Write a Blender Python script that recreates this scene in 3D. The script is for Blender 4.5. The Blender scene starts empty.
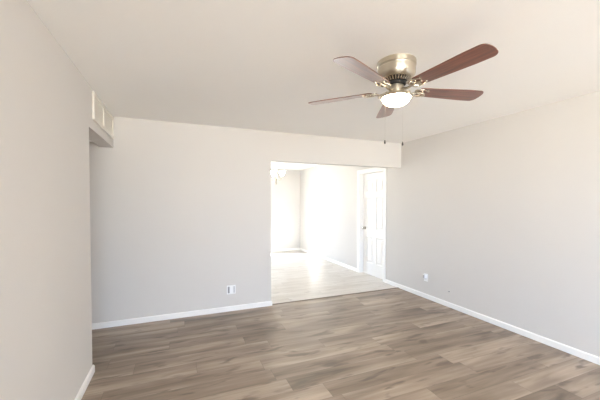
import bpy, bmesh, math, random
from math import sin, cos, pi, radians
from mathutils import Vector, Matrix, Euler

C = bpy.context.scene.collection
S = bpy.context.scene

# ------------------------------------------------------------------ camera, sky, sun, exposure
cam_data = bpy.data.cameras.new('camera')
cam = bpy.data.objects.new('camera', cam_data)
C.objects.link(cam)
cam.location = (0, 0, 1.443)
yaw, pitch = radians(22.125), radians(1.216)
cam.rotation_euler = (pi / 2 - pitch, 0, -yaw)
cam_data.sensor_width = 36
cam_data.lens = 36 * 301.16 / 600
cam_data.shift_y = 9.27 / 600
cam_data.clip_start = 0.02
S.camera = cam

S.view_settings.view_transform = 'Standard'
S.view_settings.look = 'None'
S.view_settings.gamma = 1
S.view_settings.use_curve_mapping = False
S.view_settings.exposure = 0.25

SKY = 13.5            # daylight outside the windows
SUN = 66.0
LAMP = 32.0           # bowl of the ceiling fan light
world = bpy.data.worlds.new('sky')
S.world = world
world.use_nodes = True
bg = world.node_tree.nodes['Background']
wt = world.node_tree
w_tc = wt.nodes.new('ShaderNodeTexCoord')
w_sp = wt.nodes.new('ShaderNodeSeparateXYZ')
w_rp = wt.nodes.new('ShaderNodeValToRGB')
w_mr = wt.nodes.new('ShaderNodeMapRange')
w_mr.inputs[1].default_value, w_mr.inputs[2].default_value = -1.0, 1.0
wt.links.new(w_tc.outputs['Generated'], w_sp.inputs[0])
wt.links.new(w_sp.outputs[2], w_mr.inputs[0])
wt.links.new(w_mr.outputs[0], w_rp.inputs[0])
we = w_rp.color_ramp.elements
we[0].position, we[0].color = 0.47, (1.32, 1.24, 1.17, 1)      # sunlit ground outside
we[1].position, we[1].color = 0.53, (0.62, 0.87, 1.30, 1)      # sky
wt.links.new(w_rp.outputs[0], bg.inputs['Color'])
bg.inputs['Strength'].default_value = SKY

sd = bpy.data.lights.new('sun', 'SUN')
sd.energy = SUN
sd.angle = radians(0.6)
sd.color = (1.0, 0.985, 1.0)
sun = bpy.data.objects.new('sun', sd)
C.objects.link(sun)
sun_dir = Vector((0.90, -0.45, -0.34))
sun.rotation_euler = sun_dir.to_track_quat('-Z', 'Y').to_euler()
sun.location = (-3, 14, 6)

S.cycles.max_bounces = 14
S.cycles.diffuse_bounces = 9
S.cycles.glossy_bounces = 5
S.cycles.transparent_max_bounces = 8
S.cycles.sample_clamp_indirect = 8

# ------------------------------------------------------------------ dimensions of the place (metres)
H = 2.44
XL, XR = -0.68, 3.479        # left and right wall
YB, TB = 4.052, 0.12         # dividing wall and its thickness
XO, HZ = 1.208, 2.031        # opening: left edge, header height
YL, HV = 3.003, 2.08         # end of the left wall, header over the hall
TL = 0.14
YF = 8.56                    # far wall
YN = -6.0                    # wall behind the camera
XH = -2.3                    # end of the hall
XF = -0.8                    # left wall of the far room

# windows: x0, x1, z0, z1
GW = (0.62, 1.75, 0.02, 2.05)   # glazed patio door in the far wall
NW = (-0.4, 3.2, 0.10, 2.3)     # window behind the camera
LW = (-4.3, -1.3, 0.45, 2.15)     # unseen window added in the left wall for sun bounce: y0, y1, z0, z1


def portal(name, loc, rot, sx, sy):
    d = bpy.data.lights.new(name, 'AREA')
    d.shape = 'RECTANGLE'
    d.size, d.size_y = sx, sy
    d.cycles.is_portal = True
    o = bpy.data.objects.new(name, d)
    o.location, o.rotation_euler = loc, rot
    C.objects.link(o)


portal('daylight_patio', ((GW[0] + GW[1]) / 2, YF + 0.14, (GW[2] + GW[3]) / 2), (-pi / 2, 0, 0), GW[1] - GW[0], GW[3] - GW[2])
portal('daylight_added_window', (XL - TL - 0.02, (LW[0] + LW[1]) / 2, (LW[2] + LW[3]) / 2), (0, -pi / 2, 0), LW[3] - LW[2], LW[1] - LW[0])  # portal of the added left window
portal('daylight_rear', ((NW[0] + NW[1]) / 2, YN - 0.14, (NW[2] + NW[3]) / 2), (pi / 2, 0, 0), NW[1] - NW[0], NW[3] - NW[2])


# ------------------------------------------------------------------ materials
def new_mat(name):
    m = bpy.data.materials.new(name)
    m.use_nodes = True
    nt = m.node_tree
    return m, nt, nt.nodes['Principled BSDF']


def N(nt, kind, **kw):
    n = nt.nodes.new(kind)
    for k, v in kw.items():
        setattr(n, k, v)
    return n


def math_node(nt, op, a, b=None):
    n = N(nt, 'ShaderNodeMath', operation=op)
    for i, v in enumerate((a, b)):
        if v is None:
            continue
        if isinstance(v, (int, float)):
            n.inputs[i].default_value = v
        else:
            nt.links.new(v, n.inputs[i])
    return n.outputs[0]


def paint(name, col, rough=0.75, bump=0.08, scale=90, spec=0.3, vary=0.02):
    m, nt, b = new_mat(name)
    tc = N(nt, 'ShaderNodeTexCoord')
    nz = N(nt, 'ShaderNodeTexNoise')
    nz.inputs['Scale'].default_value = scale
    nz.inputs['Detail'].default_value = 3
    nt.links.new(tc.outputs['Object'], nz.inputs['Vector'])
    bp = N(nt, 'ShaderNodeBump')
    bp.inputs['Strength'].default_value = bump
    bp.inputs['Distance'].default_value = 0.004
    nt.links.new(nz.outputs['Fac'], bp.inputs['Height'])
    nt.links.new(bp.outputs['Normal'], b.inputs['Normal'])
    n2 = N(nt, 'ShaderNodeTexNoise')
    n2.inputs['Scale'].default_value = 1.3
    n2.inputs['Detail'].default_value = 4
    nt.links.new(tc.outputs['Object'], n2.inputs['Vector'])
    mx = N(nt, 'ShaderNodeMix', data_type='RGBA')
    mx.inputs[6].default_value = (*[c * (1 - vary) for c in col], 1)
    mx.inputs[7].default_value = (*[min(1, c * (1 + vary)) for c in col], 1)
    nt.links.new(n2.outputs['Fac'], mx.inputs[0])
    nt.links.new(mx.outputs[2], b.inputs['Base Color'])
    b.inputs['Roughness'].default_value = rough
    b.inputs['Specular IOR Level'].default_value = spec
    return m


def metal(name, col, rough=0.3):
    m, nt, b = new_mat(name)
    tc = N(nt, 'ShaderNodeTexCoord')
    mp = N(nt, 'ShaderNodeMapping')
    mp.inputs['Scale'].default_value = (3, 3, 220)
    nz = N(nt, 'ShaderNodeTexNoise')
    nz.inputs['Scale'].default_value = 4
    nt.links.new(tc.outputs['Object'], mp.inputs[0])
    nt.links.new(mp.outputs[0], nz.inputs['Vector'])
    mr = N(nt, 'ShaderNodeMapRange')
    mr.inputs[3].default_value = rough * 0.7
    mr.inputs[4].default_value = rough * 1.35
    nt.links.new(nz.outputs['Fac'], mr.inputs[0])
    nt.links.new(mr.outputs[0], b.inputs['Roughness'])
    b.inputs['Base Color'].default_value = (*col, 1)
    b.inputs['Metallic'].default_value = 1
    return m


def brushed(name, col, rough):
    """nickel turned on a lathe: the highlight stretches across the brushing"""
    m = metal(name, col, rough)
    nt = m.node_tree
    b = nt.nodes['Principled BSDF']
    tg = N(nt, 'ShaderNodeTangent', direction_type='RADIAL', axis='Z')
    nt.links.new(tg.outputs[0], b.inputs['Tangent'])
    b.inputs['Anisotropic'].default_value = 0.85
    b.inputs['Anisotropic Rotation'].default_value = 0.25
    return m


def plain(name, col, rough=0.5, spec=0.5):
    m, nt, b = new_mat(name)
    tc = N(nt, 'ShaderNodeTexCoord')
    nz = N(nt, 'ShaderNodeTexNoise')
    nz.inputs['Scale'].default_value = 30
    nt.links.new(tc.outputs['Object'], nz.inputs['Vector'])
    mr = N(nt, 'ShaderNodeMapRange')
    mr.inputs[3].default_value = max(0, rough - 0.05)
    mr.inputs[4].default_value = rough + 0.05
    nt.links.new(nz.outputs['Fac'], mr.inputs[0])
    nt.links.new(mr.outputs[0], b.inputs['Roughness'])
    b.inputs['Base Color'].default_value = (*col, 1)
    b.inputs['Specular IOR Level'].default_value = spec
    return m


def glow(name, col, strength):
    m, nt, b = new_mat(name)
    b.inputs['Base Color'].default_value = (0.9, 0.88, 0.84, 1)
    b.inputs['Emission Color'].default_value = (*col, 1)
    b.inputs['Emission Strength'].default_value = strength
    b.inputs['Roughness'].default_value = 0.25
    return m


def pane_glass(name):
    m = bpy.data.materials.new(name)
    m.use_nodes = True
    nt = m.node_tree
    nt.nodes.remove(nt.nodes['Principled BSDF'])
    out = nt.nodes['Material Output']
    t = N(nt, 'ShaderNodeBsdfTransparent')
    t.inputs[0].default_value = (0.95, 0.97, 0.96, 1)
    g = N(nt, 'ShaderNodeBsdfGlossy')
    g.inputs['Roughness'].default_value = 0.02
    mx = N(nt, 'ShaderNodeMixShader')
    mx.inputs[0].default_value = 0.06
    nt.links.new(t.outputs[0], mx.inputs[1])
    nt.links.new(g.outputs[0], mx.inputs[2])
    nt.links.new(mx.outputs[0], out.inputs[0])
    return m


def plank_floor(name, c0=(0.100, 0.068, 0.042, 1), c1=(0.315, 0.240, 0.176, 1), c2=(0.60, 0.50, 0.40, 1), cd=(0.090, 0.062, 0.042, 1), kd=0.75):
    m, nt, b = new_mat(name)
    PW, PL = 0.178, 1.22
    tc = N(nt, 'ShaderNodeTexCoord')
    sp = N(nt, 'ShaderNodeSeparateXYZ')
    nt.links.new(tc.outputs['Object'], sp.inputs[0])
    x, y = sp.outputs[0], sp.outputs[1]
    ry = math_node(nt, 'DIVIDE', y, PW)
    row = math_node(nt, 'FLOOR', ry)
    wn = N(nt, 'ShaderNodeTexWhiteNoise', noise_dimensions='1D')
    nt.links.new(row, wn.inputs['W'])
    off = math_node(nt, 'MULTIPLY', wn.outputs['Value'], PL * 3)
    cx = math_node(nt, 'DIVIDE', math_node(nt, 'ADD', x, off), PL)
    colm = math_node(nt, 'FLOOR', cx)
    cb = N(nt, 'ShaderNodeCombineXYZ')
    nt.links.new(row, cb.inputs[0])
    nt.links.new(colm, cb.inputs[1])
    w2 = N(nt, 'ShaderNodeTexWhiteNoise', noise_dimensions='2D')
    nt.links.new(cb.outputs[0], w2.inputs['Vector'])
    rnd = w2.outputs['Value']
    # grain coordinates, shifted plank by plank
    g = N(nt, 'ShaderNodeCombineXYZ')
    nt.links.new(x, g.inputs[0])
    nt.links.new(y, g.inputs[1])
    nt.links.new(math_node(nt, 'MULTIPLY', rnd, 40), g.inputs[2])

    def grain(sx, sy, detail, rough, dist=0.0):
        mp = N(nt, 'ShaderNodeMapping')
        mp.inputs['Scale'].default_value = (sx, sy, 1)
        nt.links.new(g.outputs[0], mp.inputs[0])
        n = N(nt, 'ShaderNodeTexNoise')
        n.inputs['Scale'].default_value = 1
        n.inputs['Detail'].default_value = detail
        n.inputs['Roughness'].default_value = rough
        n.inputs['Distortion'].default_value = dist
        nt.links.new(mp.outputs[0], n.inputs['Vector'])
        return n.outputs['Fac']
    fine = grain(1.8, 40, 4, 0.55)
    mid = grain(0.9, 6.5, 3, 0.5, 0.5)
    blotch = grain(3.6, 14.0, 2, 0.45, 0.4)
    v = math_node(nt, 'ADD', math_node(nt, 'MULTIPLY', fine, 0.20), math_node(nt, 'MULTIPLY', mid, 0.72))
    v = math_node(nt, 'ADD', v, math_node(nt, 'MULTIPLY', rnd, 0.08))
    ramp = N(nt, 'ShaderNodeValToRGB')
    cr = ramp.color_ramp
    cr.elements[0].position, cr.elements[0].color = 0.30, c0
    cr.elements[1].position, cr.elements[1].color = 0.76, c2
    e = cr.elements.new(0.52)
    e.color = c1
    nt.links.new(v, ramp.inputs[0])
    # darker smoky patches in the printed wood
    br = N(nt, 'ShaderNodeMapRange')
    br.inputs[1].default_value, br.inputs[2].default_value = 0.58, 0.72
    br.inputs[3].default_value, br.inputs[4].default_value = 0.0, kd
    nt.links.new(blotch, br.inputs[0])
    mx = N(nt, 'ShaderNodeMix', data_type='RGBA')
    nt.links.new(br.outputs[0], mx.inputs[0])
    nt.links.new(ramp.outputs[0], mx.inputs[6])
    mx.inputs[7].default_value = cd
    # small knots
    vm = N(nt, 'ShaderNodeMapping')
    vm.inputs['Scale'].default_value = (1.5, 5.5, 1)
    nt.links.new(g.outputs[0], vm.inputs[0])
    vo = N(nt, 'ShaderNodeTexVoronoi')
    vo.inputs['Scale'].default_value = 1
    nt.links.new(vm.outputs[0], vo.inputs['Vector'])
    kr = N(nt, 'ShaderNodeMapRange')
    kr.inputs[1].default_value, kr.inputs[2].default_value = 0.02, 0.12
    kr.inputs[3].default_value, kr.inputs[4].default_value = 0.6, 0.0
    nt.links.new(vo.outputs['Distance'], kr.inputs[0])
    m2 = N(nt, 'ShaderNodeMix', data_type='RGBA')
    nt.links.new(kr.outputs[0], m2.inputs[0])
    nt.links.new(mx.outputs[2], m2.inputs[6])
    m2.inputs[7].default_value = (0.09, 0.062, 0.042, 1)
    # seams
    fy = math_node(nt, 'FRACT', ry)
    fx = math_node(nt, 'FRACT', cx)
    sy = math_node(nt, 'MINIMUM', fy, math_node(nt, 'SUBTRACT', 1.0, fy))
    sx = math_node(nt, 'MINIMUM', fx, math_node(nt, 'SUBTRACT', 1.0, fx))
    seam = math_node(nt, 'MAXIMUM', math_node(nt, 'LESS_THAN', sy, 0.010), math_node(nt, 'LESS_THAN', sx, 0.0016))
    m3 = N(nt, 'ShaderNodeMix', data_type='RGBA')
    nt.links.new(math_node(nt, 'MULTIPLY', seam, 0.45), m3.inputs[0])
    nt.links.new(m2.outputs[2], m3.inputs[6])
    m3.inputs[7].default_value = (0.08, 0.058, 0.042, 1)
    nt.links.new(m3.outputs[2], b.inputs['Base Color'])
    rr = N(nt, 'ShaderNodeMapRange')
    rr.inputs[3].default_value, rr.inputs[4].default_value = 0.34, 0.44
    nt.links.new(mid, rr.inputs[0])
    nt.links.new(rr.outputs[0], b.inputs['Roughness'])
    b.inputs['Specular IOR Level'].default_value = 0.9
    bp = N(nt, 'ShaderNodeBump')
    bp.inputs['Strength'].default_value = 0.08
    bp.inputs['Distance'].default_value = 0.002
    nt.links.new(fine, bp.inputs['Height'])
    nt.links.new(bp.outputs[0], b.inputs['Normal'])
    return m


def walnut(name):
    m, nt, b = new_mat(name)
    tc = N(nt, 'ShaderNodeTexCoord')
    mp = N(nt, 'ShaderNodeMapping')
    mp.inputs['Scale'].default_value = (3.0, 45, 10)
    nt.links.new(tc.outputs['Object'], mp.inputs[0])
    nz = N(nt, 'ShaderNodeTexNoise')
    nz.inputs['Scale'].default_value = 1
    nz.inputs['Detail'].default_value = 6
    nz.inputs['Distortion'].default_value = 0.4
    nt.links.new(mp.outputs[0], nz.inputs['Vector'])
    r = N(nt, 'ShaderNodeValToRGB')
    r.color_ramp.elements[0].position, r.color_ramp.elements[0].color = 0.30, (0.080, 0.022, 0.011, 1)
    r.color_ramp.elements[1].position, r.color_ramp.elements[1].color = 0.72, (0.27, 0.085, 0.040, 1)
    nt.links.new(nz.outputs['Fac'], r.inputs[0])
    nt.links.new(r.outputs[0], b.inputs['Base Color'])
    b.inputs['Roughness'].default_value = 0.42
    b.inputs['Specular IOR Level'].default_value = 0.35
    b.inputs['Coat Weight'].default_value = 1.0
    b.inputs['Coat IOR'].default_value = 1.65
    b.inputs['Coat Roughness'].default_value = 0.28
    return m


M = {
    'wall': paint('wall_paint', (0.69, 0.665, 0.635), 0.7, 0.12, 110),
    'ceiling': paint('ceiling_paint', (0.94, 0.93, 0.905), 0.85, 0.2, 70),
    'trim': paint('trim_paint', (0.91, 0.90, 0.88), 0.4, 0.02, 60, 0.5, 0.005),
    'door': paint('door_paint', (0.91, 0.90, 0.88), 0.4, 0.02, 60, 0.5, 0.005),
    'plastic': plain('white_plastic', (0.92, 0.92, 0.92), 0.35),
    'grey_plastic': plain('grey_plastic', (0.33, 0.33, 0.34), 0.45),
    'mid_plastic': plain('mid_grey_plastic', (0.50, 0.50, 0.51), 0.45),
    'dark': plain('dark_cavity', (0.03, 0.028, 0.026), 0.6),
    'vent': plain('vent_enamel', (0.80, 0.77, 0.70), 0.4),
    'floor': plank_floor('plank_floor'),
    'pale_floor': plank_floor('pale_plank_floor', (0.50, 0.455, 0.40, 1), (0.64, 0.60, 0.55, 1), (0.72, 0.69, 0.65, 1), (0.44, 0.39, 0.33, 1), 0.5),
    'strip': plain('transition_vinyl', (0.20, 0.16, 0.125), 0.45),
    'nickel': metal('brushed_nickel', (0.60, 0.54, 0.44), 0.27),
    'turned': brushed('turned_nickel', (0.66, 0.60, 0.49), 0.33),
    'chrome': metal('satin_knob', (0.62, 0.59, 0.53), 0.22),
    'walnut': walnut('walnut_blade'),
    'bowl': glow('lit_frosted_bowl', (1.0, 0.80, 0.58), LAMP),
    'shade': glow('lit_glass_shade', (1.0, 0.93, 0.82), 10.0),
    'glass': pane_glass('window_glass'),
    'chain': plain('chain_metal', (0.42, 0.40, 0.36), 0.4),
    'alu': metal('aluminium_frame', (0.75, 0.75, 0.74), 0.4),
}


# ------------------------------------------------------------------ mesh helpers
def box(bm, x0, x1, y0, y1, z0, z1):
    vs = [bm.verts.new((x, y, z)) for x in (x0, x1) for y in (y0, y1) for z in (z0, z1)]
    for f in ((0, 1, 3, 2), (4, 6, 7, 5), (0, 4, 5, 1), (2, 3, 7, 6), (0, 2, 6, 4), (1, 5, 7, 3)):
        bm.faces.new([vs[i] for i in f])
    return vs


def lathe(bm, prof, seg=48, cx=0.0, cy=0.0, mtx=None):
    rings = []
    for r, z in prof:
        if r < 1e-5:
            ring = [bm.verts.new((cx, cy, z))]
        else:
            ring = [bm.verts.new((cx + r * cos(2 * pi * i / seg), cy + r * sin(2 * pi * i / seg), z)) for i in range(seg)]
        rings.append(ring)
    for a, b in zip(rings, rings[1:]):
        for i in range(seg):
            j = (i + 1) % seg
            if len(a) == 1 and len(b) == 1:
                continue
            if len(a) == 1:
                bm.faces.new((a[0], b[j], b[i]))
            elif len(b) == 1:
                bm.faces.new((a[i], a[j], b[0]))
            else:
                bm.faces.new((a[i], a[j], b[j], b[i]))
    if mtx is not None:
        bmesh.ops.transform(bm, matrix=mtx, verts=[v for r in rings for v in r])
    return rings


def tube(bm, pts, r, seg=8, closed=False):
    pts = [Vector(p) for p in pts]
    rad = r if isinstance(r, (list, tuple)) else [r] * len(pts)
    rings, n = [], len(pts)
    prev = None
    for i, p in enumerate(pts):
        if closed:
            t = (pts[(i + 1) % n] - pts[i - 1]).normalized()
        else:
            t = (pts[min(i + 1, n - 1)] - pts[max(i - 1, 0)]).normalized()
        if prev is None:
            u = t.orthogonal().normalized()
        else:
            u = (prev - t * prev.dot(t)).normalized()
        prev = u
        w = t.cross(u)
        rings.append([bm.verts.new(p + (u * cos(2 * pi * k / seg) + w * sin(2 * pi * k / seg)) * rad[i]) for k in range(seg)])
    m = n if closed else n - 1
    for i in range(m):
        a, b = rings[i], rings[(i + 1) % n]
        for k in range(seg):
            l = (k + 1) % seg
            bm.faces.new((a[k], a[l], b[l], b[k]))
    if not closed:
        bm.faces.new(rings[0][::-1])
        bm.faces.new(rings[-1])


def obj(name, bm, mat, parent=None, loc=None, rot=None, bevel=0.0, smooth=False):
    bmesh.ops.recalc_face_normals(bm, faces=bm.faces[:])
    me = bpy.data.meshes.new(name)
    bm.to_mesh(me)
    bm.free()
    for mm in (mat if isinstance(mat, (list, tuple)) else [mat]):
        me.materials.append(mm)
    if smooth:
        me.polygons.foreach_set('use_smooth', [True] * len(me.polygons))
        me.set_sharp_from_angle(angle=radians(35))
    o = bpy.data.objects.new(name, me)
    C.objects.link(o)
    if loc is not None:
        o.location = loc
    if rot is not None:
        o.rotation_euler = rot
    if parent is not None:
        o.parent = parent
    if bevel > 0:
        b = o.modifiers.new('bevel', 'BEVEL')
        b.width, b.segments, b.limit_method = bevel, 2, 'ANGLE'
    return o


def boxes(name, lst, mat, parent=None, bevel=0.0):
    bm = bmesh.new()
    for b in lst:
        box(bm, *b)
    return obj(name, bm, mat, parent, bevel=bevel)


def struct(o):
    if o.parent is None:
        o['kind'] = 'structure'
    return o


def tag(o, label, cat, group=None):
    o['label'], o['category'] = label, cat
    if group:
        o['group'] = group
    return o


def empty(name, loc, rot=(0, 0, 0)):
    o = bpy.data.objects.new(name, None)
    o.empty_display_size = 0.1
    o.location, o.rotation_euler = loc, rot
    C.objects.link(o)
    return o


# ------------------------------------------------------------------ room shell
W = M['wall']
struct(boxes('floor', [(XH - 0.12, XR + 0.5, YN - 0.15, YB + 0.027, -0.12, 0.0)], M['floor']))
struct(boxes('floor_far', [(XH - 0.12, XR + 0.5, YB + 0.027, YF + 0.15, -0.12, 0.0)], M['pale_floor']))
struct(boxes('ceiling', [(XH - 0.12, XR + 0.5, YN - 0.15, YF + 0.15, H, H + 0.12)], M['ceiling']))
# door in the right wall of the far room
DY0, DY1, DZ = 4.505, 5.295, 2.045
struct(boxes('wall_right', [
    (XR, XR + 0.14, YN, DY0, 0, H),
    (XR, XR + 0.14, DY1, YF, 0, H),
    (XR, XR + 0.14, DY0, DY1, DZ, H)], W))
struct(boxes('wall_left', [
    (XL - TL, XL, YN, LW[0], 0, H), (XL - TL, XL, LW[1], YL, 0, H),
    (XL - TL, XL, LW[0], LW[1], 0, LW[2]), (XL - TL, XL, LW[0], LW[1], LW[3], H),
    (XL - TL, XL, YL, YB, HV, H)], W))
struct(boxes('wall_back', [
    (XH, XO, YB, YB + TB, 0, H),
    (XO, XR, YB, YB + TB, HZ, H)], W))
struct(boxes('wall_far', [
    (XF, GW[0], YF, YF + 0.14, 0, H),
    (GW[1], XR + 0.14, YF, YF + 0.14, 0, H),
    (GW[0], GW[1], YF, YF + 0.14, GW[3], H),
    (GW[0], GW[1], YF, YF + 0.14, 0, GW[2])], W))
struct(boxes('wall_far_left', [(XF - 0.12, XF, YB + TB, YF + 0.14, 0, H)], W))
struct(boxes('wall_behind_camera', [
    (XL - TL, NW[0], YN - 0.14, YN, 0, H),
    (NW[1], XR + 0.14, YN - 0.14, YN, 0, H),
    (NW[0], NW[1], YN - 0.14, YN, NW[3], H),
    (NW[0], NW[1], YN - 0.14, YN, 0, NW[2])], W))
struct(boxes('wall_hall', [
    (XH, XL - TL, YL - 0.12, YL, 0, H),
    (XH - 0.12, XH, YL - 0.12, YB + TB, 0, H)], W))
struct(boxes('ceiling_hall', [(XH, XL - TL, YL, YB, 2.13, 2.16)], M['ceiling']))


def baseboard(name, x0, y0, x1, y1, nx, ny, h=0.066, t=0.014):
    """profiled board along a wall foot; (nx, ny) points into the room"""
    prof = [(0, 0), (t, 0), (t, h * 0.80), (t * 0.75, h * 0.90), (t * 0.35, h * 0.97), (0, h)]
    bm = bmesh.new()
    a = [bm.verts.new((x0 + nx * d, y0 + ny * d, z)) for d, z in prof]
    b = [bm.verts.new((x1 + nx * d, y1 + ny * d, z)) for d, z in prof]
    for i in range(len(prof)):
        j = (i + 1) % len(prof)
        bm.faces.new((a[i], a[j], b[j], b[i]))
    bm.faces.new(a)
    bm.faces.new(b[::-1])
    return struct(obj(name, bm, M['trim']))


baseboard('baseboard_back', XH, YB, XO, YB, 0, -1)
baseboard('baseboard_right', XR, YN, XR, 4.436, -1, 0)
baseboard('baseboard_left', XL, YN, XL, YL + 0.014, 1, 0)
baseboard('baseboard_hall', XL, YL, XH, YL, 0, 1)
baseboard('baseboard_far_right', XR, 5.364, XR, YF, -1, 0)
baseboard('baseboard_far', GW[1] + 0.07, YF, XR, YF, 0, -1)
baseboard('baseboard_opening', XO, YB - 0.014, XO, YB + TB + 0.014, 1, 0)

# joint strip in the floor between the rooms
bm = bmesh.new()
box(bm, XO + 0.014, XR - 0.014, YB + 0.012, YB + 0.042, 0, 0.006)
struct(obj('trim_1', bm, M['strip'], bevel=0.002))

# patio door in the far wall and window behind the camera
def glazed(name, x0, x1, z0, z1, y, mull):
    fr = [(x0, x0 + 0.05, y, y + 0.06, z0, z1), (x1 - 0.05, x1, y, y + 0.06, z0, z1),
          (x0 + 0.05, x1 - 0.05, y, y + 0.06, z0, z0 + 0.05), (x0 + 0.05, x1 - 0.05, y, y + 0.06, z1 - 0.05, z1)]
    w = (x1 - x0) / mull
    for k in range(1, mull):
        fr.append((x0 + w * k - 0.025, x0 + w * k + 0.025, y, y + 0.06, z0 + 0.05, z1 - 0.05))
    f = struct(boxes(name, fr, M['alu'], bevel=0.003))
    boxes('pane', [(x0 + 0.05, x1 - 0.05, y + 0.028, y + 0.032, z0 + 0.05, z1 - 0.05)], M['glass'], f)


glazed('window_1', GW[0], GW[1], GW[2], GW[3], YF + 0.04, 1)
t = 0.05
w3 = struct(boxes('added_sun_window', [(XL - 0.10, XL - 0.04, LW[0], LW[0] + t, LW[2], LW[3]), (XL - 0.10, XL - 0.04, LW[1] - t, LW[1], LW[2], LW[3]),  # unseen window, added so sun bounces off the floor onto the ceiling
                        (XL - 0.10, XL - 0.04, LW[0] + t, LW[1] - t, LW[2], LW[2] + t), (XL - 0.10, XL - 0.04, LW[0] + t, LW[1] - t, LW[3] - t, LW[3])], M['alu']))
boxes('pane', [(XL - 0.072, XL - 0.068, LW[0] + t, LW[1] - t, LW[2] + t, LW[3] - t)], M['glass'], w3)
glazed('window_2', NW[0], NW[1], NW[2], NW[3], YN - 0.10, 3)

# ------------------------------------------------------------------ white six-panel door, casing and knob
cw = 0.068
case = struct(boxes('trim_2', [
    (XR - 0.016, XR, DY0 - cw, DY0 + 0.004, 0, DZ + cw),
    (XR - 0.016, XR, DY1 - 0.004, DY1 + cw, 0, DZ + cw),
    (XR - 0.016, XR, DY0 + 0.004, DY1 - 0.004, DZ - 0.004, DZ + cw)], M['trim'], bevel=0.004))
boxes('door_jamb', [
    (XR, XR + 0.14, DY0, DY0 + 0.014, 0, DZ),
    (XR, XR + 0.14, DY1 - 0.014, DY1, 0, DZ),
    (XR, XR + 0.14, DY0 + 0.014, DY1 - 0.014, DZ - 0.014, DZ),
    (XR + 0.121, XR + 0.140, DY0 + 0.014, DY0 + 0.030, 0, DZ - 0.014),
    (XR + 0.121, XR + 0.140, DY1 - 0.030, DY1 - 0.014, 0, DZ - 0.014),
    (XR + 0.121, XR + 0.140, DY0 + 0.030, DY1 - 0.030, DZ - 0.030, DZ - 0.014)], M['trim'], case)


def panel_door(name, y0, y1, z0, z1, xf, th=0.035):
    """slab with six sunk and raised panels on the room side (faces -X at xf)"""
    bm = bmesh.new()
    wd = y1 - y0
    st, mid = 0.11, 0.10
    pw = (wd - 2 * st - mid) / 2
    ys = [0, st, st + pw, st + pw + mid, wd - st, wd]
    zs = [0, 0.235, 0.235 + 0.52, 0.235 + 0.52 + 0.16, 1.56, 1.66, 1.90, z1 - z0]
    vg = [[bm.verts.new((xf, y0 + yy, z0 + zz)) for zz in zs] for yy in ys]
    for i in range(5):
        for j in range(7):
            q = (vg[i][j], vg[i + 1][j], vg[i + 1][j + 1], vg[i][j + 1])
            if i in (1, 3) and j in (1, 3, 5):
                a0, a1 = y0 + ys[i], y0 + ys[i + 1]
                b0, b1 = z0 + zs[j], z0 + zs[j + 1]
                prev = list(q)
                for ins, dx in ((0.010, 0.012), (0.030, 0.012), (0.048, 0.003)):
                    nx = [bm.verts.new((xf + dx, yy, zz)) for yy, zz in
                          ((a0 + ins, b0 + ins), (a1 - ins, b0 + ins), (a1 - ins, b1 - ins), (a0 + ins, b1 - ins))]
                    for k in range(4):
                        l = (k + 1) % 4
                        bm.faces.new((prev[k], prev[l], nx[l], nx[k]))
                    prev = nx
                bm.faces.new(prev)
            else:
                bm.faces.new(q)
    # back and edges
    bk = [bm.verts.new((xf + th, yy, zz)) for yy, zz in ((y0, z0), (y1, z0), (y1, z1), (y0, z1))]
    bm.faces.new(bk)
    bm.faces.new([vg[i][0] for i in range(6)] + [bk[1], bk[0]])
    bm.faces.new([vg[i][7] for i in range(6)] + [bk[2], bk[3]])
    bm.faces.new([vg[0][j] for j in range(8)] + [bk[3], bk[0]])
    bm.faces.new([vg[5][j] for j in range(8)] + [bk[2], bk[1]])
    return obj(name, bm, M['door'])


XD = XR + 0.085
door = struct(panel_door('door_1', DY0 + 0.018, DY1 - 0.018, 0.003, DZ - 0.018, XD))
bm = bmesh.new()
mt = Matrix.Translation((XD, DY1 - 0.018 - 0.062, 0.93)) @ Euler((0, -pi / 2, 0)).to_matrix().to_4x4()
lathe(bm, [(0, 0), (0.032, 0), (0.032, 0.006), (0.013, 0.010), (0.012, 0.030), (0.020, 0.036), (0.029, 0.050),
           (0.026, 0.062), (0.014, 0.068), (0, 0.069)], 28, mtx=mt)
kn = obj('door_knob', bm, M['chrome'], door, smooth=True)
kn['label'] = 'round satin metal door knob'
for hz in (0.22, 1.02, 1.82):
    bm = bmesh.new()
    tube(bm, [(XD - 0.004, DY0 + 0.017, hz - 0.045), (XD - 0.004, DY0 + 0.017, hz + 0.045)], 0.006, 10)
    obj('hinge', bm, M['chrome'], door, smooth=True)

# ------------------------------------------------------------------ ceiling fan
FX, FY, FZ = 1.447, 1.743, 2.243
fan = tag(empty('ceiling_fan', (FX, FY, H)), 'brushed nickel ceiling fan with five walnut blades and lit bowl light', 'ceiling fan')


def fz(z):
    return z - H


bm = bmesh.new()
lathe(bm, [(0, 0), (0.131, 0), (0.134, -0.004), (0.134, -0.036), (0.130, -0.040), (0.1275, -0.044), (0.1275, -0.050),
           (0.130, -0.053), (0.130, -0.098), (0.127, -0.108), (0.119, -0.122), (0.112, -0.131), (0.104, -0.134), (0, -0.134)], 72)
obj('motor_housing', bm, M['turned'], fan, smooth=True)
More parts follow.
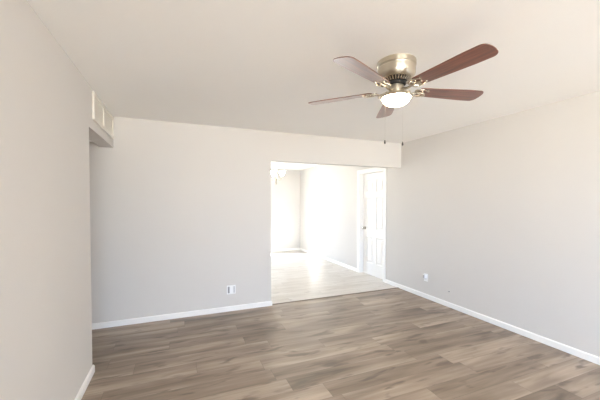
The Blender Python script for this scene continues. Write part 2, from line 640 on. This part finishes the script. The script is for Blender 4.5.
# slotted ring under the housing
bm = bmesh.new()
lathe(bm, [(0, -0.134), (0.090, -0.134), (0.072, -0.150), (0.062, -0.160), (0, -0.160)], 60)
obj('vent_ring', bm, M['dark'], fan, smooth=True)
bm = bmesh.new()
for k in range(30):
    a = 2 * pi * k / 30
    vs = box(bm, 0, 0.036, -0.0042, 0.0042, -0.0035, 0.0035)
    bmesh.ops.transform(bm, verts=vs, matrix=Matrix.Rotation(a, 4, 'Z') @ Matrix.Translation((0.103, 0, -0.135)) @ Matrix.Rotation(pi - radians(48), 4, 'Y') @ Matrix.Rotation(0, 4, 'X'))
obj('vent_fins', bm, M['nickel'], fan)
bm = bmesh.new()
lathe(bm, [(0, -0.160), (0.058, -0.160), (0.066, -0.165), (0.066, -0.180), (0.060, -0.186), (0, -0.186)], 48)
obj('flywheel', bm, M['dark'], fan, smooth=True)
bm = bmesh.new()
lathe(bm, [(0, -0.186), (0.050, -0.186), (0.052, -0.190), (0.052, -0.240), (0.058, -0.246), (0.058, -0.252), (0, -0.252)], 48)
obj('switch_housing', bm, M['turned'], fan, smooth=True)
bm = bmesh.new()
lathe(bm, [(0, -0.252), (0.060, -0.252), (0.085, -0.256), (0.104, -0.264), (0.110, -0.274), (0.110, -0.284), (0.105, -0.287),
           (0.100, -0.280), (0, -0.280)], 64)
fitter = obj('light_fitter', bm, M['nickel'], fan, smooth=True)
bm = bmesh.new()
prof = [(0.094, -0.279)]
for i in range(1, 13):
    t = i / 12 * pi / 2
    prof.append((0.096 * cos(t) if i < 12 else 0, -0.284 - 0.066 * sin(t)))
lathe(bm, prof, 64)
bowl = obj('light_bowl', bm, M['bowl'], fan, smooth=True)
bowl['label'] = 'glowing frosted white glass bowl'
for a in (0.6, 0.6 + 2.094, 0.6 + 4.189):
    bm = bmesh.new()
    lathe(bm, [(0, 0), (0.004, 0), (0.004, 0.010), (0.008, 0.012), (0.008, 0.018), (0, 0.020)], 14,
          mtx=Matrix.Rotation(a, 4, 'Z') @ Matrix.Translation((0.108, 0, -0.279)) @ Matrix.Rotation(pi / 2, 4, 'Y'))
    obj('thumb_screw', bm, M['nickel'], fitter, smooth=True)

for o in fan.children_recursive:
    o.data.transform(Matrix.Diagonal((1, 1, 0.885, 1)))

# blades
TH = -0.178


def blade_mesh():
    bm = bmesh.new()
    r0, r1, w0, w1, th = 0.165, 0.674, 0.051, 0.070, 0.0055
    pts = []
    cr = 0.042
    # root, rounded a little
    pts += [(r0 + 0.020, -w0), (r0 + 0.006, -w0 + 0.010), (r0, -w0 + 0.026)]
    pts += [(r0, w0 - 0.026), (r0 + 0.006, w0 - 0.010), (r0 + 0.020, w0)]
    pts += [(r0 + (r1 - r0) * t, w0 + (w1 - w0) * min(1, t * 1.35)) for t in (0.25, 0.5, 0.74)]
    for i in range(7):
        a = pi / 2 - i / 6 * pi / 2
        pts.append((r1 - 0.003 - cr + cr * cos(a), w1 - cr + cr * sin(a)))
    pts += [(r1, 0.012), (r1, -0.012)]
    for i in range(7):
        a = -i / 6 * pi / 2
        pts.append((r1 - 0.003 - cr + cr * cos(a), -w1 + cr + cr * sin(a)))
    pts += [(r0 + (r1 - r0) * t, -w0 - (w1 - w0) * min(1, t * 1.35)) for t in (0.74, 0.5, 0.25)]
    lo = [bm.verts.new((x, y, -th / 2)) for x, y in pts]
    hi = [bm.verts.new((x, y, th / 2)) for x, y in pts]
    bm.faces.new(lo[::-1])
    bm.faces.new(hi)
    for i in range(len(pts)):
        j = (i + 1) % len(pts)
        bm.faces.new((lo[i], lo[j], hi[j], hi[i]))
    return bm


def iron_mesh():
    """ornate blade iron: neck, two open scroll loops and a centre tongue under the blade"""
    bm = bmesh.new()
    zb = -0.0085
    # neck rising from the flywheel
    neck = [(0.058, 0, -0.006), (0.092, 0, -0.016), (0.115, 0, -0.018), (0.135, 0, -0.013), (0.150, 0, zb)]
    tube(bm, neck, [0.010, 0.0085, 0.0075, 0.008, 0.008], 10)
    for s in (-1, 1):
        loop = []
        for i in range(16):
            a = 2 * pi * i / 16
            loop.append((0.163 + 0.030 * cos(a), s * (0.024 + 0.017 * sin(a)), zb))
        tube(bm, loop, 0.0042, 8, closed=True)
        arm = [(0.146, 0, zb), (0.150, s * 0.018, zb), (0.165, s * 0.040, zb), (0.190, s * 0.046, zb), (0.215, s * 0.036, zb), (0.232, s * 0.030, zb)]
        tube(bm, arm, [0.006, 0.005, 0.005, 0.005, 0.005, 0.0055], 8)
        lathe(bm, [(0, zb - 0.006), (0.008, zb - 0.004), (0.009, zb + 0.002), (0.009, zb + 0.005), (0, zb + 0.005)], 14, 0.232, s * 0.030)
    tube(bm, [(0.146, 0, zb), (0.175, 0, zb), (0.205, 0, zb), (0.215, 0, zb)], [0.007, 0.005, 0.006, 0.006], 8)
    lathe(bm, [(0, zb - 0.006), (0.008, zb - 0.004), (0.009, zb + 0.002), (0.009, zb + 0.005), (0, zb + 0.005)], 14, 0.215, 0)
    return bm


A0 = -1.4657
first = obj('fan_blade', blade_mesh(), M['walnut'], fan, bevel=0.0015)
first_iron = obj('blade_bracket', iron_mesh(), M['nickel'], first, smooth=True)
for k in range(5):
    if k == 0:
        b, ir = first, first_iron
    else:
        b, ir = first.copy(), first_iron.copy()
        C.objects.link(b)
        C.objects.link(ir)
        b.parent = fan
        ir.parent = b
    b.location = (0, 0, FZ - H)
    b.rotation_euler = (TH, 0, A0 + k * 2 * pi / 5)

# pull chains
for (dx, dy, zb) in ((-0.056, 0.050, -0.545), (0.070, 0.010, -0.555)):
    bm = bmesh.new()
    zt = -0.216
    tube(bm, [(dx * 0.6, dy * 0.6, -0.205), (dx, dy, zt)], 0.0018, 6)
    tube(bm, [(dx, dy, zt), (dx, dy, zb)], 0.0003, 5)
    n = int((zt - zb) / 0.008)
    for i in range(n):
        zc = zt - 0.004 - i * 0.008
        bmesh.ops.create_uvsphere(bm, u_segments=6, v_segments=4, radius=0.0009, matrix=Matrix.Translation((dx, dy, zc)))
    ch = obj('pull_chain', bm, M['chain'], fan, smooth=True)
    bm = bmesh.new()
    lathe(bm, [(0, zb + 0.002), (0.003, zb), (0.0055, zb - 0.010), (0.006, zb - 0.018), (0.004, zb - 0.026), (0, zb - 0.028)], 12, dx, dy)
    obj('chain_pull', bm, M['dark'], ch, smooth=True)

# ------------------------------------------------------------------ supply vent on the header over the hall
V0, V1, VZ0, VZ1 = 3.115, 3.99, 2.168, 2.412
vent = tag(empty('air_vent', (XL, (V0 + V1) / 2, VZ0)), 'cream rectangular air vent high on the left wall above the hall opening', 'vent')


def vbox(name, l, mat, bevel=0.0):
    o = boxes(name, [(b[0] - XL, b[1] - XL, b[2] - (V0 + V1) / 2, b[3] - (V0 + V1) / 2, b[4] - VZ0, b[5] - VZ0) for b in l], mat, vent, bevel)
    return o


t = 0.03
vbox('frame', [(XL, XL + 0.017, V0, V0 + t, VZ0, VZ1), (XL, XL + 0.017, V1 - t, V1, VZ0, VZ1),
               (XL, XL + 0.017, V0 + t, V1 - t, VZ0, VZ0 + t), (XL, XL + 0.017, V0 + t, V1 - t, VZ1 - t, VZ1)], M['vent'], 0.003)
vm = V0 + 0.40
vbox('divider', [(XL, XL + 0.015, vm - 0.008, vm + 0.008, VZ0 + t, VZ1 - t)], M['vent'], 0.002)
bm = bmesh.new()
nl = 12
for k in range(nl):
    z = t + (VZ1 - VZ0 - 2 * t) * (k + 0.5) / nl
    for (a, b) in ((V0 + t, vm - 0.008), (vm + 0.008, V1 - t)):
        vs = box(bm, -0.0010, 0.0010, a - (V0 + V1) / 2, b - (V0 + V1) / 2, -0.0100, 0.0100)
        bmesh.ops.transform(bm, verts=vs, matrix=Matrix.Translation((0.004, 0, z)) @ Matrix.Rotation(radians(-9), 4, 'Y'))
obj('louvers', bm, M['vent'], vent)

# ------------------------------------------------------------------ wall plates
def local_boxes(name, lst, mat, parent, bevel=0.0):
    return boxes(name, lst, mat, parent, bevel)


# on the dividing wall
OX, OZ = 0.655, 0.285
pl = tag(empty('wall_plate', (OX, YB, OZ)), 'small white two-gang wall plate low on the back wall', 'outlet')
local_boxes('plate', [(-0.058, 0.058, -0.006, 0, -0.058, 0.058)], M['plastic'], pl, 0.002)
d1 = local_boxes('socket', [(-0.046, -0.022, -0.009, -0.006, -0.044, 0.044)], M['grey_plastic'], pl, 0.001)
d1['label'] = 'dark grey socket insert'
d2 = local_boxes('socket', [(0.030, 0.044, -0.009, -0.006, -0.044, 0.044)], M['mid_plastic'], pl, 0.001)
d2['label'] = 'light grey socket insert'

# on the right wall, with a plug-in adapter
RY, RZ = 3.485, 0.315
op = tag(empty('power_outlet', (XR, RY, RZ)), 'white power outlet low on the right wall, with plug in it', 'outlet')
local_boxes('plate', [(-0.006, 0, -0.036, 0.036, -0.058, 0.058)], M['plastic'], op, 0.002)
for zc in (-0.024, 0.024):
    r = local_boxes('receptacle', [(-0.009, -0.006, -0.017, 0.017, zc - 0.015, zc + 0.015)], M['plastic'], op, 0.003)
    local_boxes('slots', [(-0.0096, -0.009, -0.009, -0.006, zc - 0.006, zc + 0.006), (-0.0096, -0.009, 0.006, 0.009, zc - 0.006, zc + 0.006)], M['dark'], r)
ad = tag(empty('plug_adapter', (XR - 0.0097, RY, RZ)), 'small white adapter plugged into the right wall outlet', 'adapter')
local_boxes('body', [(-0.040, 0, -0.022, 0.022, -0.012, 0.052)], M['plastic'], ad, 0.006)
local_boxes('cap', [(-0.044, -0.040, -0.014, 0.014, -0.004, 0.044)], M['mid_plastic'], ad, 0.001)

# small wall fixings
bm = bmesh.new()
lathe(bm, [(0, 0), (0.009, 0), (0.009, 0.003), (0.005, 0.005), (0.004, 0.016), (0, 0.016)], 14, mtx=Matrix.Rotation(-pi / 2, 4, 'Y'))
tag(obj('cable_stub', bm, M['grey_plastic'], None, (XR, 3.065, 0.215), smooth=True), 'tiny grey cable stub near the right baseboard', 'cable')

# ------------------------------------------------------------------ chandelier in the far room
CX, CY = 2.00, 6.30
ch = tag(empty('chandelier', (CX, CY, H)), 'lit chandelier with white glass shades in the far room', 'chandelier')
bm = bmesh.new()
lathe(bm, [(0, 0), (0.060, 0), (0.058, -0.012), (0.030, -0.028), (0.008, -0.034), (0, -0.034)], 32)
obj('canopy', bm, M['nickel'], ch, smooth=True)
bm = bmesh.new()
lathe(bm, [(0, -0.03), (0.006, -0.03), (0.006, -0.24), (0.016, -0.25), (0.022, -0.27), (0.014, -0.29), (0.010, -0.36), (0.024, -0.40),
           (0.030, -0.44), (0.024, -0.48), (0.012, -0.51), (0.010, -0.54), (0.017, -0.56), (0.012, -0.585), (0.003, -0.60), (0, -0.605)], 28)
obj('stem', bm, M['nickel'], ch, smooth=True)


def shade_bm():
    bm = bmesh.new()
    lathe(bm, [(0, -0.012), (0.022, -0.012), (0.032, 0.0), (0.048, 0.030), (0.056, 0.065), (0.066, 0.088), (0.063, 0.088), (0.053, 0.065), (0.045, 0.032), (0.029, 0.004), (0, -0.004)], 28)
    return bm


arm0 = shade0 = None
for k in range(5):
    a = 0.35 + k * 2 * pi / 5
    if k == 0:
        bm = bmesh.new()
        pts = []
        for i in range(13):
            u = i / 12
            pts.append((0.02 + 0.14 * u, 0, -0.46 - 0.055 * sin(pi * u * 0.95) + 0.03 * u))
        tube(bm, pts, 0.006, 10)
        lathe(bm, [(0, -0.436), (0.016, -0.436), (0.020, -0.424), (0.014, -0.414), (0, -0.414)], 16, 0.16, 0)
        arm0 = obj('arm', bm, M['nickel'], ch, smooth=True)
        shade0 = obj('glass_shade', shade_bm(), M['shade'], arm0, (0.16, 0, -0.40), smooth=True)
        ar = arm0
    else:
        ar, sh = arm0.copy(), shade0.copy()
        C.objects.link(ar)
        C.objects.link(sh)
        ar.parent = ch
        sh.parent = ar
    ar.rotation_euler = (0, 0, a)
